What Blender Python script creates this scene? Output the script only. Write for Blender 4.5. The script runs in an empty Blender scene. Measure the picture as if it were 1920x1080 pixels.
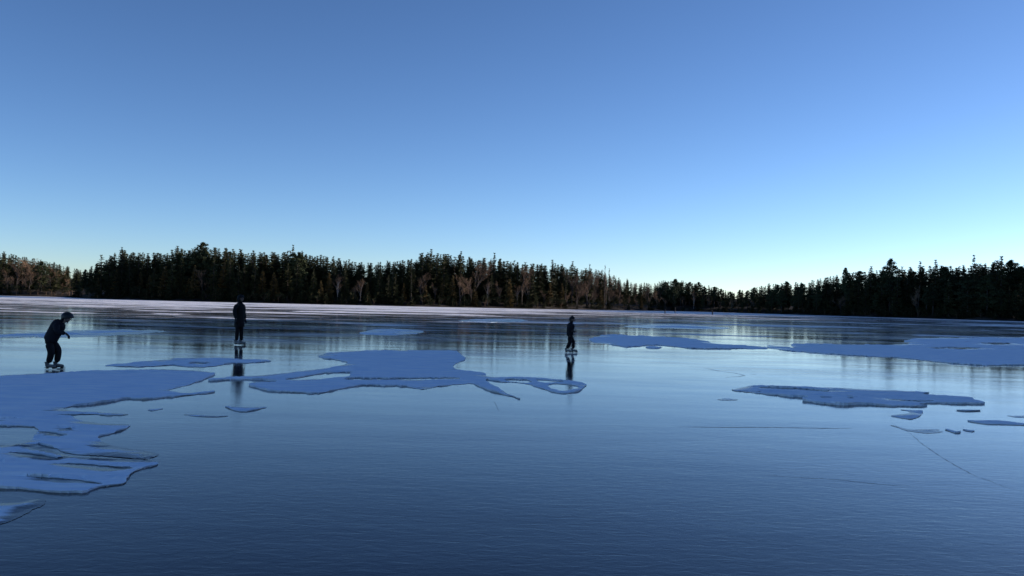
import bpy, bmesh, math, random
import numpy as np
from mathutils import Vector, Matrix, noise
from mathutils.geometry import delaunay_2d_cdt

scene = bpy.context.scene
COL = scene.collection
R = math.radians

# ------------------------------------------------------------------ camera
FPX = 1663.0                       # focal length in pixels of the 1920 wide frame
CAM_H = 1.65
PITCH = math.atan(29.5 / FPX)
ROLL = math.atan(0.0245)
f_ = Vector((0, math.cos(PITCH), math.sin(PITCH)))
r0 = Vector((1, 0, 0)); u0 = Vector((0, -math.sin(PITCH), math.cos(PITCH)))
r_ = r0 * math.cos(ROLL) + u0 * math.sin(ROLL)
u_ = u0 * math.cos(ROLL) - r0 * math.sin(ROLL)
cam_d = bpy.data.cameras.new('camera'); cam = bpy.data.objects.new('camera', cam_d); COL.objects.link(cam)
cam_d.sensor_width = 36.0; cam_d.lens = 36.0 * FPX / 1920.0
cam_d.clip_start = 0.05; cam_d.clip_end = 9000
m = Matrix((r_, u_, -f_)).transposed().to_4x4(); m.translation = (0, 0, CAM_H)
cam.matrix_world = m
scene.camera = cam

# ------------------------------------------------------------------ light
SUN_AZ, SUN_EL = 68.0, 7.5         # azimuth to the right of the view direction
w = bpy.data.worlds.new('World'); scene.world = w; w.use_nodes = True
wn = w.node_tree
bg = wn.nodes['Background']
sky = wn.nodes.new('ShaderNodeTexSky'); sky.sky_type = 'NISHITA'; sky.sun_disc = False
sky.sun_elevation = R(SUN_EL); sky.sun_rotation = R(SUN_AZ)
sky.air_density = 0.62; sky.dust_density = 0.12; sky.ozone_density = 2.5; sky.altitude = 0
wb = wn.nodes.new('ShaderNodeMix'); wb.data_type = 'RGBA'; wb.blend_type = 'MULTIPLY'; wb.inputs[0].default_value = 1.0
wb.inputs[7].default_value = (1.14, 1.02, 1.025, 1)     # cool white balance of the phone camera
wn.links.new(sky.outputs[0], wb.inputs[6]); hs = wn.nodes.new('ShaderNodeHueSaturation'); hs.inputs['Saturation'].default_value = 1.02
gm = wn.nodes.new('ShaderNodeGamma'); gm.inputs[1].default_value = 1.18      # a little of the phone's contrast
wn.links.new(wb.outputs[2], hs.inputs['Color']); wn.links.new(hs.outputs[0], gm.inputs[0]); wn.links.new(gm.outputs[0], bg.inputs[0]); bg.inputs[1].default_value = 0.09
sun_d = bpy.data.lights.new('sun', 'SUN'); sun = bpy.data.objects.new('sun', sun_d); COL.objects.link(sun)
sun_d.energy = 5.0; sun_d.angle = R(0.5); sun_d.color = (1.0, 0.87, 0.77)
sd = Vector((math.sin(R(SUN_AZ)) * math.cos(R(SUN_EL)), math.cos(R(SUN_AZ)) * math.cos(R(SUN_EL)), math.sin(R(SUN_EL))))
sun.rotation_euler = (-sd).to_track_quat('-Z', 'Y').to_euler()
sun.location = sd * 800
vs = scene.view_settings
vs.view_transform = 'Standard'; vs.look = 'None'; vs.gamma = 1.0; vs.use_curve_mapping = False
vs.exposure = 0.87
scene.cycles.max_bounces = 6

# ------------------------------------------------------------------ helpers
def tag(o, label=None, cat=None, group=None, kind=None):
    if label: o['label'] = label
    if cat: o['category'] = cat
    if group: o['group'] = group
    if kind: o['kind'] = kind
    return o

def link(name, me, mat=None, parent=None, smooth=False):
    o = bpy.data.objects.new(name, me); COL.objects.link(o)
    if mat and not me.materials: me.materials.append(mat)
    if parent: o.parent = parent
    if smooth: me.polygons.foreach_set('use_smooth', [True] * len(me.polygons))
    return o

def mesh(name, V, F):
    me = bpy.data.meshes.new(name)
    me.from_pydata([tuple(v) for v in V], [], [tuple(f) for f in F]); me.update()
    return me

def empty(name, loc, rz=0.0):
    o = bpy.data.objects.new(name, None); COL.objects.link(o)
    o.empty_display_size = 0.3; o.location = loc; o.rotation_euler = (0, 0, rz)
    return o

def hor_y(px): return 557.0 + (px - 449.0) * 0.0245
def ray(px, py):
    return f_ + r_ * ((px - 960.0) / FPX) + u_ * ((540.0 - py) / FPX)
def ground(px, py, z=0.0):
    d = ray(px, py); t = (z - CAM_H) / d.z
    return Vector((d.x * t, d.y * t, z))
def at_dist(px, dist):             # the ground point at depth dist below pixel column px
    d = ray(px, hor_y(px)); t = dist / d.y
    return Vector((d.x * t, dist, 0))

# ------------------------------------------------------------------ materials
def new_mat(name):
    mt = bpy.data.materials.new(name); mt.use_nodes = True
    return mt, mt.node_tree, mt.node_tree.nodes['Principled BSDF']

def N(nt, kind, **kw):
    n = nt.nodes.new(kind)
    for k, v in kw.items(): setattr(n, k, v)
    return n

def ramp(nt, fac, stops):
    n = nt.nodes.new('ShaderNodeValToRGB')
    el = n.color_ramp.elements
    while len(el) < len(stops): el.new(0.5)
    for e, (p, c) in zip(el, stops):
        e.position = p; e.color = c if len(c) == 4 else (*c, 1)
    nt.links.new(fac, n.inputs[0])
    return n

def plain(name, col, rough=0.7, var=0.25, scale=20.0, spec=0.3):
    mt, nt, b = new_mat(name)
    tc = N(nt, 'ShaderNodeTexCoord'); nz = N(nt, 'ShaderNodeTexNoise')
    nz.inputs['Scale'].default_value = scale; nz.inputs['Detail'].default_value = 5
    nt.links.new(tc.outputs['Object'], nz.inputs['Vector'])
    lo = tuple(c * (1 - var) for c in col); hi = tuple(min(1, c * (1 + var)) for c in col)
    rp = ramp(nt, nz.outputs['Fac'], [(0.3, lo), (0.7, hi)])
    nt.links.new(rp.outputs[0], b.inputs['Base Color'])
    b.inputs['Roughness'].default_value = rough
    b.inputs['Specular IOR Level'].default_value = spec
    bp = N(nt, 'ShaderNodeBump'); bp.inputs['Strength'].default_value = 0.25; bp.inputs['Distance'].default_value = 0.01
    nt.links.new(nz.outputs['Fac'], bp.inputs['Height']); nt.links.new(bp.outputs[0], b.inputs['Normal'])
    return mt

def leafy(name, col, var=0.45, hue=(1, 1, 1)):
    mt, nt, b = new_mat(name)
    oi = N(nt, 'ShaderNodeObjectInfo'); geo = N(nt, 'ShaderNodeNewGeometry')
    nz = N(nt, 'ShaderNodeTexNoise'); nz.inputs['Scale'].default_value = 0.35; nz.inputs['Detail'].default_value = 4
    nt.links.new(geo.outputs['Position'], nz.inputs['Vector'])
    ad = N(nt, 'ShaderNodeMath', operation='ADD')
    ml = N(nt, 'ShaderNodeMath', operation='MULTIPLY'); ml.inputs[1].default_value = 0.6
    nt.links.new(oi.outputs['Random'], ml.inputs[0]); nt.links.new(ml.outputs[0], ad.inputs[0])
    nt.links.new(nz.outputs['Fac'], ad.inputs[1])
    lo = tuple(c * (1 - var) for c in col); hi = tuple(c * (1 + var) * h for c, h in zip(col, hue))
    rp = ramp(nt, ad.outputs[0], [(0.3, lo), (1.0, hi)])
    nt.links.new(rp.outputs[0], b.inputs['Base Color'])
    b.inputs['Roughness'].default_value = 0.8; b.inputs['Specular IOR Level'].default_value = 0.1
    return mt

M_SPRUCE = leafy('spruce_needles', (0.028, 0.038, 0.020), 0.45, (1.35, 1.1, 0.9))
M_PINE = leafy('pine_needles', (0.030, 0.040, 0.022), 0.4, (1.2, 1.1, 0.9))
M_CEDAR = leafy('cedar_foliage', (0.075, 0.062, 0.028), 0.35, (1.3, 1.1, 0.9))
M_TWIG = leafy('bare_twigs', (0.16, 0.105, 0.068), 0.35)
M_BARK = plain('bark', (0.06, 0.05, 0.045), 0.9, 0.4, 6)
M_BIRCH = plain('pale_bark', (0.30, 0.27, 0.24), 0.8, 0.3, 4)
M_ROCK = plain('rock', (0.12, 0.11, 0.105), 0.85, 0.4, 1.5)

def snow_nodes(nt, tc_out, b, bump_dist=0.03):
    n1 = N(nt, 'ShaderNodeTexNoise'); n1.inputs['Scale'].default_value = 3.0; n1.inputs['Detail'].default_value = 8
    n1.inputs['Roughness'].default_value = 0.6
    mp = N(nt, 'ShaderNodeMapping'); mp.inputs['Scale'].default_value = (0.5, 1.6, 1.0); mp.inputs['Rotation'].default_value = (0, 0, R(15))
    nt.links.new(tc_out, mp.inputs[0]); nt.links.new(mp.outputs[0], n1.inputs['Vector'])
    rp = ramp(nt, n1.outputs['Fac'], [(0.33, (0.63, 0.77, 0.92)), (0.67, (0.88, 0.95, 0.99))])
    bp = N(nt, 'ShaderNodeBump'); bp.inputs['Strength'].default_value = 0.6; bp.inputs['Distance'].default_value = bump_dist
    nt.links.new(n1.outputs['Fac'], bp.inputs['Height'])
    nt.links.new(rp.outputs[0], b.inputs['Base Color']); nt.links.new(bp.outputs[0], b.inputs['Normal'])
    b.inputs['Roughness'].default_value = 0.75; b.inputs['Specular IOR Level'].default_value = 0.15

M_SNOW, nt, b = new_mat('wind_packed_snow')
tc = N(nt, 'ShaderNodeTexCoord'); snow_nodes(nt, tc.outputs['Object'], b, 0.05)
M_SNOW.node_tree.nodes['Material Output'].location = (900, 0)
bi = N(nt, 'ShaderNodeBsdfPrincipled'); bi.inputs['Base Color'].default_value = (0.008, 0.018, 0.040, 1); bi.inputs['IOR'].default_value = 1.33; bi.inputs['Roughness'].default_value = 0.22
cv = N(nt, 'ShaderNodeAttribute', attribute_name='cover')
mp = N(nt, 'ShaderNodeMapping'); mp.inputs['Scale'].default_value = (0.45, 2.2, 1.0); mp.inputs['Rotation'].default_value = (0, 0, R(8))
nt.links.new(tc.outputs['Object'], mp.inputs[0])
nzz = N(nt, 'ShaderNodeTexNoise'); nzz.inputs['Scale'].default_value = 1.3; nzz.inputs['Detail'].default_value = 8; nzz.inputs['Roughness'].default_value = 0.6; nzz.inputs['Distortion'].default_value = 0.5
nt.links.new(mp.outputs[0], nzz.inputs['Vector'])
ma = N(nt, 'ShaderNodeMath', operation='MULTIPLY_ADD'); ma.inputs[1].default_value = 1.6; ma.inputs[2].default_value = -0.80
nt.links.new(nzz.outputs['Fac'], ma.inputs[0])
mb = N(nt, 'ShaderNodeMath', operation='ADD'); nt.links.new(ma.outputs[0], mb.inputs[0]); nt.links.new(cv.outputs['Fac'], mb.inputs[1])
mr = N(nt, 'ShaderNodeMapRange'); mr.interpolation_type = 'SMOOTHSTEP'; mr.inputs[1].default_value = 0.38; mr.inputs[2].default_value = 0.62
nt.links.new(mb.outputs[0], mr.inputs[0])
ms = N(nt, 'ShaderNodeMixShader'); nt.links.new(mr.outputs[0], ms.inputs[0]); nt.links.new(bi.outputs[0], ms.inputs[1]); nt.links.new(b.outputs[0], ms.inputs[2])
nt.links.new(ms.outputs[0], nt.nodes['Material Output'].inputs['Surface'])

# lake ice: dark clear ice with a fresnel mirror, refrozen ripples, thin snow lying on it near the shores
M_ICE, nt, b = new_mat('lake_ice')
geo = N(nt, 'ShaderNodeNewGeometry'); P = geo.outputs['Position']
def noise_at(scale, detail, rough=0.5, sc=(1, 1, 1), rot=0, dist=0.0):
    mp = N(nt, 'ShaderNodeMapping'); mp.inputs['Scale'].default_value = sc; mp.inputs['Rotation'].default_value = (0, 0, R(rot))
    nt.links.new(P, mp.inputs[0])
    n = N(nt, 'ShaderNodeTexNoise'); n.inputs['Scale'].default_value = scale; n.inputs['Detail'].default_value = detail
    n.inputs['Roughness'].default_value = rough; n.inputs['Distortion'].default_value = dist
    nt.links.new(mp.outputs[0], n.inputs['Vector'])
    return n.outputs['Fac']
def math_(op, a, bb, clamp=False):
    n = N(nt, 'ShaderNodeMath', operation=op); n.use_clamp = clamp
    for i, v in enumerate((a, bb)):
        if v is None: continue
        if isinstance(v, (int, float)): n.inputs[i].default_value = v
        else: nt.links.new(v, n.inputs[i])
    return n.outputs[0]
at_s = N(nt, 'ShaderNodeAttribute', attribute_name='snow_cover').outputs['Fac']
at_r = N(nt, 'ShaderNodeAttribute', attribute_name='ripple').outputs['Fac']
tone = noise_at(0.35, 6, 0.6, (1, 1, 1), 0, 0.4)
rp = ramp(nt, tone, [(0.3, (0.001, 0.004, 0.011)), (0.55, (0.002, 0.007, 0.018)), (0.75, (0.008, 0.020, 0.040))])
nt.links.new(rp.outputs[0], b.inputs['Base Color'])
b.inputs['IOR'].default_value = 1.28
streak = noise_at(0.12, 6, 0.65, (0.35, 1.3, 1), 6)
rr = N(nt, 'ShaderNodeMapRange'); rr.inputs[1].default_value = 0.35; rr.inputs[2].default_value = 0.7
rr.inputs[3].default_value = 0.045; rr.inputs[4].default_value = 0.11
nt.links.new(streak, rr.inputs[0]); nt.links.new(rr.outputs[0], b.inputs['Roughness'])
rip = noise_at(9.0, 5, 0.6, (0.6, 1.3, 1), -4, 0.8)
swell = noise_at(0.5, 3, 0.5, (0.6, 1.4, 1), 10)
b1 = N(nt, 'ShaderNodeBump'); b1.inputs['Distance'].default_value = 0.0026
nt.links.new(math_('MULTIPLY', at_r, 1.0), b1.inputs['Strength']); nt.links.new(rip, b1.inputs['Height'])
b2 = N(nt, 'ShaderNodeBump'); b2.inputs['Distance'].default_value = 0.012; b2.inputs['Strength'].default_value = 0.5
nt.links.new(swell, b2.inputs['Height']); nt.links.new(b1.outputs[0], b2.inputs['Normal'])
nt.links.new(b2.outputs[0], b.inputs['Normal'])
# snow on the ice
sb = N(nt, 'ShaderNodeBsdfPrincipled')
sn = noise_at(0.5, 8, 0.62, (0.6, 1.2, 1), 8)
rp2 = ramp(nt, sn, [(0.3, (0.86, 0.86, 0.86)), (0.7, (0.94, 0.94, 0.94))])
nt.links.new(rp2.outputs[0], sb.inputs['Base Color']); sb.inputs['Roughness'].default_value = 0.8
b3 = N(nt, 'ShaderNodeBump'); b3.inputs['Strength'].default_value = 1.0; b3.inputs['Distance'].default_value = 0.8
nt.links.new(sn, b3.inputs['Height']); nt.links.new(b3.outputs[0], sb.inputs['Normal'])
big = noise_at(0.06, 8, 0.62, (0.6, 1.4, 1), 5, 0.4)
v = math_('ADD', at_s, math_('MULTIPLY', math_('SUBTRACT', big, 0.5), 3.4))
mk = N(nt, 'ShaderNodeMapRange'); mk.interpolation_type = 'SMOOTHSTEP'
mk.inputs[1].default_value = 0.43; mk.inputs[2].default_value = 0.53
nt.links.new(v, mk.inputs[0])
fr = N(nt, 'ShaderNodeMapRange'); fr.inputs[1].default_value = 0.55; fr.inputs[2].default_value = 0.15; fr.inputs[3].default_value = 0.02; fr.inputs[4].default_value = 1.0
nt.links.new(at_r, fr.inputs[0])
film = N(nt, 'ShaderNodeMapRange'); film.inputs[1].default_value = 0.46; film.inputs[2].default_value = 0.72; film.inputs[3].default_value = 0.0; film.inputs[4].default_value = 0.68
nt.links.new(noise_at(0.2, 8, 0.7, (0.6, 1.2, 1), 3, 0.3), film.inputs[0])
mk_f = math_('MAXIMUM', mk.outputs[0], math_('MULTIPLY', film.outputs[0], fr.outputs[0]))
mx = N(nt, 'ShaderNodeMixShader'); nt.links.new(mk_f, mx.inputs[0])
nt.links.new(b.outputs[0], mx.inputs[1]); nt.links.new(sb.outputs[0], mx.inputs[2])
nt.links.new(mx.outputs[0], nt.nodes['Material Output'].inputs['Surface'])

M_FLOOR, nt, b = new_mat('forest_floor')
tc = N(nt, 'ShaderNodeTexCoord'); nz = N(nt, 'ShaderNodeTexNoise'); nz.inputs['Scale'].default_value = 0.25; nz.inputs['Detail'].default_value = 8
nt.links.new(tc.outputs['Object'], nz.inputs['Vector'])
rp = ramp(nt, nz.outputs['Fac'], [(0.42, (0.018, 0.015, 0.012)), (0.6, (0.05, 0.042, 0.034)), (0.72, (0.10, 0.09, 0.085))])
nt.links.new(rp.outputs[0], b.inputs['Base Color']); b.inputs['Roughness'].default_value = 0.95; b.inputs['Specular IOR Level'].default_value = 0.1

# ------------------------------------------------------------------ shoreline
SHORE_PX = [(-420, 360), (-200, 335), (0, 325), (90, 330), (128, 338), (142, 300), (165, 276), (300, 268), (449, 266),
            (600, 272), (800, 286), (1000, 312), (1120, 345), (1215, 390), (1250, 425), (1330, 425), (1410, 390),
            (1500, 355), (1620, 326), (1760, 305), (1920, 286)]
shore = [at_dist(px, d) for px, d in SHORE_PX]
SHORE_PX_N = len(shore)
shore += [Vector(p) for p in ((172, 262, 0), (178, 220, 0), (176, 170, 0), (172, 120, 0), (172, 60, 0), (176, 0, 0), (184, -80, 0), (200, -170, 0))]
def subdiv(pts, n, amp, seed):
    out = []
    for i in range(len(pts) - 1):
        a, c = pts[i], pts[i + 1]
        for k in range(n):
            t = k / n; p = a.lerp(c, t)
            q = p * 0.06 + Vector((seed, 0, 0))
            out.append(p + Vector((noise.noise(q), noise.noise(q + Vector((0, 50, 0))), 0)) * amp)
    out.append(pts[-1].copy()); return out
shore_f = subdiv(shore, 8, 3.0, 3.3)
SA = np.array([(p.x, p.y) for p in shore_f])
def shore_dist(xy):
    xy = np.asarray(xy, float); best = np.full(len(xy), 1e9)
    for i in range(len(SA) - 1):
        a = SA[i]; d = SA[i + 1] - a; L = d @ d
        t = np.clip(((xy - a) @ d) / max(L, 1e-9), 0, 1)
        q = xy - a - t[:, None] * d
        best = np.minimum(best, np.hypot(q[:, 0], q[:, 1]))
    return best

# ice sheet
xs = [-3500, -1500, -800, -500] + list(np.arange(-360, 361, 4.0)) + [500, 800, 1500, 3500]
ys = [-3000, -1200, -400, -150] + list(np.arange(-60, 461, 4.0)) + [600, 1000, 2000, 4500]
V = [(x, y, 0.0) for y in ys for x in xs]
nx = len(xs)
F = [(j * nx + i, j * nx + i + 1, (j + 1) * nx + i + 1, (j + 1) * nx + i) for j in range(len(ys) - 1) for i in range(nx - 1)]
me = mesh('ice', V, F)
VA = np.array(V)[:, :2]
ds = shore_dist(VA)
# snow lies thick toward the left and middle shore, thin in front of the right one
y0 = np.interp(VA[:, 0], [-400, -120, -60, -26, -10, 14, 40, 62, 90, 400], [95, 95, 92, 92, 108, 160, 235, 320, 900, 900])
q_ = np.maximum(VA[:, 1], 1) / y0
cover = np.clip(0.30 + 0.46 * np.log2(np.maximum(q_, 0.05)), -1, 1.1)
cover = np.maximum(cover, np.clip(1.05 - ds / np.where(VA[:, 0] < 95, 150, 75), -1, 1.3))
cover = np.maximum(cover, np.where(VA[:, 1] > 50, 0.22, -1))
cover = np.where(VA[:, 1] < 45, -1, cover)
rip_a = np.clip(1.0 / (1 + (np.hypot(VA[:, 0], VA[:, 1]) / 16) ** 2), 0.06, 1)
a = me.attributes.new('snow_cover', 'FLOAT', 'POINT'); a.data.foreach_set('value', cover.astype(np.float32))
a = me.attributes.new('ripple', 'FLOAT', 'POINT'); a.data.foreach_set('value', rip_a.astype(np.float32))
ice = link('ice', me, M_ICE); tag(ice, kind='structure')

# land behind the shoreline
def land_h(off, px_i=None):
    return float(np.interp(off, [0, 1.5, 6, 25, 70, 200, 700, 2500], [-0.15, 0.45, 1.3, 3.5, 6.5, 9, 12, 12]))
offs = [-0.5, 0.8, 1.5, 3, 6, 12, 25, 45, 70, 120, 200, 400, 800, 1600]
nrm = []
for i in range(len(shore_f)):
    a_ = shore_f[max(0, i - 6)]; c_ = shore_f[min(len(shore_f) - 1, i + 6)]
    t = (c_ - a_).normalized(); nrm.append(Vector((-t.y, t.x, 0)))      # outward: away from the lake
def shade_hill(i, o):                    # unseen rise of the right bank, added beyond the frame to block the sun
    k = min(1.0, max(0.0, (i / 8 - SHORE_PX_N - 0.5) / 2.0))
    return k * float(np.interp(o, [0, 4, 12, 25, 45, 90, 1600], [0, 1, 4, 9, 15, 20, 14]))
V, F = [], []
for i, p in enumerate(shore_f):
    for k, o in enumerate(offs):
        if o <= 45: q = p + nrm[i] * o
        else:
            rad = Vector((p.x, p.y, 0)).normalized()
            q = p + nrm[i] * 45 * 1.0 + (rad * 0.8 + nrm[i] * 0.2) * (o - 45)
        z = land_h(o) + shade_hill(i, o) + (noise.noise(q * 0.15) * min(0.35, 0.1 + o * 0.04) if o > 0.5 else 0)
        V.append((q.x, q.y, z))
no = len(offs)
for i in range(len(shore_f) - 1):
    for k in range(no - 1):
        F.append((i * no + k, (i + 1) * no + k, (i + 1) * no + k + 1, i * no + k + 1))
land = link('forest_floor', mesh('forest_floor', V, F), M_FLOOR, smooth=True); tag(land, kind='structure')

# ------------------------------------------------------------------ tree meshes
def tube(V, F, pts, rad, sides=5):
    base = len(V)
    for i, p in enumerate(pts):
        a_ = pts[max(0, i - 1)]; c_ = pts[min(len(pts) - 1, i + 1)]
        t = (c_ - a_).normalized()
        s = t.cross(Vector((0, 0, 1)) if abs(t.z) < 0.9 else Vector((1, 0, 0))).normalized(); q = t.cross(s)
        for k in range(sides):
            an = 2 * math.pi * k / sides
            V.append(p + (s * math.cos(an) + q * math.sin(an)) * rad[i])
    for i in range(len(pts) - 1):
        for k in range(sides):
            k2 = (k + 1) % sides
            F.append((base + i * sides + k, base + i * sides + k2, base + (i + 1) * sides + k2, base + (i + 1) * sides + k))

def conifer(seed, H, rad, z0=0.08, power=0.85, droop=0.35, gaps=0.15, levels=30, ragged=0.35, lean=0.0):
    """spruce or fir: whorls of drooping boughs carrying many small needle sprays"""
    rg = random.Random(seed)
    TV, TF = [], []
    pts = [Vector((noise.noise(Vector((seed, k, 0))) * 0.15, noise.noise(Vector((seed, k, 9))) * 0.15, H * k / 7)) for k in range(8)]
    for p in pts: p.x += lean * (p.z / H) ** 2 * H
    tube(TV, TF, pts, [0.018 * H * (1 - k / 7.3) + 0.015 for k in range(8)], 6)
    V, F = [], []
    def axis(z): return Vector((lean * (z / H) ** 2 * H, 0, z))
    for lv in range(levels):
        u = z0 + (1 - z0) * (lv + rg.random() * 0.7) / levels
        L0 = rad * max(0.05, (1 - u)) ** power * (1.0 if u > z0 + 0.12 else 0.8)
        L0 *= 1 + ragged * (noise.noise(Vector((u * 9, seed * 1.7, 0))))
        n = 8 if u < 0.8 else 6
        for b_ in range(n):
            if rg.random() < gaps: continue
            an = rg.random() * 2 * math.pi
            L = L0 * rg.uniform(0.55, 1.15) + 0.06
            d = Vector((math.cos(an), math.sin(an), 0)); s = Vector((-d.y, d.x, 0))
            o = axis(u * H)
            seg = max(3, int(L * 2.2))
            for k in range(seg):
                t = (k + 0.6) / seg
                c = o + d * (L * t) + Vector((0, 0, -droop * (1.25 - 2.6 * u ** 3) * L * t * (1.25 - 0.55 * t) + rg.uniform(-.16, .16)))
                wd = (0.34 * L + 0.30) * (1.1 - 0.65 * t)
                for sg in (-1, 1):
                    e = c + s * sg * wd * rg.uniform(0.7, 1.25) + d * wd * rg.uniform(0.1, 0.8) + Vector((0, 0, -rg.uniform(0.05, 0.5) * wd))
                    h2 = c + d * (L / seg * 0.9) + Vector((0, 0, rg.uniform(-0.12, 0.06)))
                    i0 = len(V); V += [c - d * (L / seg * 0.4) + Vector((0, 0, 0.03)), e, h2]; F.append((i0, i0 + 1, i0 + 2))
                i0 = len(V)                                     # hanging spray
                V += [c - d * 0.18 * L / seg, c + d * 0.8 * L / seg, c + Vector((rg.uniform(-.1, .1), rg.uniform(-.1, .1), -rg.uniform(0.4, 0.9) * wd - 0.12))]
                F.append((i0, i0 + 1, i0 + 2))
    top = axis(H)                                               # leader
    for k in range(4):
        an = k * 1.6; i0 = len(V)
        V += [top + Vector((0, 0, 0.12)), top + Vector((math.cos(an) * .16, math.sin(an) * .16, -0.9)), top + Vector((math.cos(an + 1.4) * .16, math.sin(an + 1.4) * .16, -0.9))]
        F.append((i0, i0 + 1, i0 + 2))
    return (TV, TF), (V, F)

def pine(seed, H, rad, z0=0.35):
    """white pine: broad uneven crown of upswept limbs with needle tufts"""
    rg = random.Random(seed)
    TV, TF = [], []
    pts = [Vector((noise.noise(Vector((seed, k, 0))) * 0.35, noise.noise(Vector((seed, k, 9))) * 0.35, H * k / 7)) for k in range(8)]
    tube(TV, TF, pts, [0.017 * H * (1 - k / 7.4) + 0.02 for k in range(8)], 6)
    V, F = [], []
    def tuft(c, r, n):
        for _ in range(n):
            d = Vector((rg.gauss(0, 1), rg.gauss(0, 1), rg.gauss(0, 0.55))).normalized()
            p = c + d * r * rg.random() ** 0.5
            e1 = Vector((rg.gauss(0, 1), rg.gauss(0, 1), rg.gauss(0, .6))).normalized(); e2 = e1.cross(d).normalized() if e1.cross(d).length > 1e-3 else Vector((0, 0, 1))
            s = rg.uniform(0.16, 0.42) * (0.6 + r * 0.5); i0 = len(V)
            V.extend([p - e1 * s, p + e1 * s, p + e2 * s * rg.uniform(0.4, 1.0) + d * s * .4]); F.append((i0, i0 + 1, i0 + 2))
    n = 44
    for k in range(n):
        u = z0 + (0.98 - z0) * (k + rg.random()) / n
        shape = min(1.0, 0.45 + 2.2 * (u - z0)) * max(0.08, 1 - ((u - z0) / (1.0 - z0)) ** 2.2)
        L = rad * shape * rg.uniform(0.45, 1.15)
        an = rg.random() * 6.283; d = Vector((math.cos(an), math.sin(an), 0))
        o = Vector((0, 0, u * H)); rise = rg.uniform(0.05, 0.45)
        lp = [o, o + d * L * 0.5 + Vector((0, 0, L * rise * 0.3)), o + d * L + Vector((0, 0, L * rise))]
        tube(TV, TF, lp, [0.07, 0.05, 0.02], 4)
        for q in range(5):
            t = 0.3 + 0.7 * (q + rg.random()) / 5
            c = lp[0].lerp(lp[2], t) + Vector((rg.uniform(-.4, .4), rg.uniform(-.4, .4), rg.uniform(-.1, .35)))
            tuft(c, 0.35 + 0.22 * L * (1 - 0.3 * t), 22)
    tuft(Vector((0, 0, H * 0.97)), 0.7, 40)
    return (TV, TF), (V, F)

def hardwood(seed, H, spread, birch=False):
    """leafless broadleaf: trunk and limbs, then a haze of fine twigs"""
    rg = random.Random(seed)
    TV, TF, V, F = [], [], [], []
    def grow(p, d, L, r, lev):
        mid = p + d * L * 0.5 + Vector((rg.uniform(-1, 1), rg.uniform(-1, 1), 0)) * L * 0.06
        e = p + d * L + Vector((rg.uniform(-1, 1), rg.uniform(-1, 1), 0.3)) * L * 0.08
        if lev <= 2: tube(TV, TF, [p, mid, e], [r, r * 0.85, r * 0.65], 5 if lev == 0 else 4)
        else: tube(V, F, [p, mid, e], [r, r * 0.8, r * 0.35], 3)
        if lev >= 5: return
        n = (5, 4, 4, 4, 3)[lev]
        for k in range(n):
            t = rg.uniform(0.35, 1.0) if k else 1.0
            st = p.lerp(mid, t * 2) if t < 0.5 else mid.lerp(e, t * 2 - 1)
            an = rg.random() * 6.283; tilt = rg.uniform(0.25, 0.85) * spread
            s = d.orthogonal().normalized(); q = d.cross(s)
            nd = (d * math.cos(tilt) + (s * math.cos(an) + q * math.sin(an)) * math.sin(tilt) + Vector((0, 0, 0.18))).normalized()
            grow(st, nd, L * rg.uniform(0.5, 0.72) * (1.0 if lev else 0.85), max(r * 0.55, 0.012), lev + 1)
    grow(Vector((0, 0, 0)), Vector((rg.uniform(-.05, .05), rg.uniform(-.05, .05), 1)).normalized(), H * 0.42, 0.011 * H, 0)
    zmax = max(q_.z for q_ in V); k = H / zmax
    for L_ in (TV, V):
        for q_ in L_:
            q_ *= k
    return (TV, TF), (V, F)

PROTO = {}
def add_proto(kind, data, h, mc, mt):
    (TV, TF), (V, F) = data
    PROTO.setdefault(kind, []).append((mesh(kind + '_trunk', TV, TF), mesh(kind + '_crown', V, F), h, mc, mt, data))
    PROTO[kind][-1][0].materials.append(mt); PROTO[kind][-1][1].materials.append(mc)
for i in range(4):
    add_proto('spruce', conifer(11 + i, 16, 2.7 + 0.3 * i, 0.05 + 0.03 * i, 0.62 + 0.05 * i, 0.30 + .05 * i, 0.10 + .05 * i), 16, M_SPRUCE, M_BARK)
add_proto('spruce', conifer(31, 16, 1.9, 0.30, 0.7, 0.25, 0.42, 22, 0.8), 16, M_SPRUCE, M_BARK)
add_proto('spruce', conifer(37, 16, 3.0, 0.22, 0.6, 0.2, 0.40, 24, 0.9, 0.02), 16, M_SPRUCE, M_BARK)
for i in range(3): add_proto('cedar', conifer(51 + i, 9, 1.5 + 0.2 * i, 0.02, 0.7, 0.25, 0.08, 26, 0.3), 9, M_CEDAR, M_BARK)
for i in range(3): add_proto('pine', pine(71 + i, 18, 4.2 + 0.5 * i, 0.22 + .08 * i), 18, M_PINE, M_BARK)
for i in range(4): add_proto('bare_tree', hardwood(91 + i, 13, 0.85 + 0.1 * (i % 2)), 13, M_TWIG, M_BARK)
add_proto('bare_birch', hardwood(99, 12, 0.7), 12, M_TWIG, M_BIRCH)
add_proto('dead_spruce', conifer(121, 16, 1.0, 0.35, 0.4, 0.1, 0.72, 20, 0.8), 16, M_BARK, M_BARK)

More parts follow.
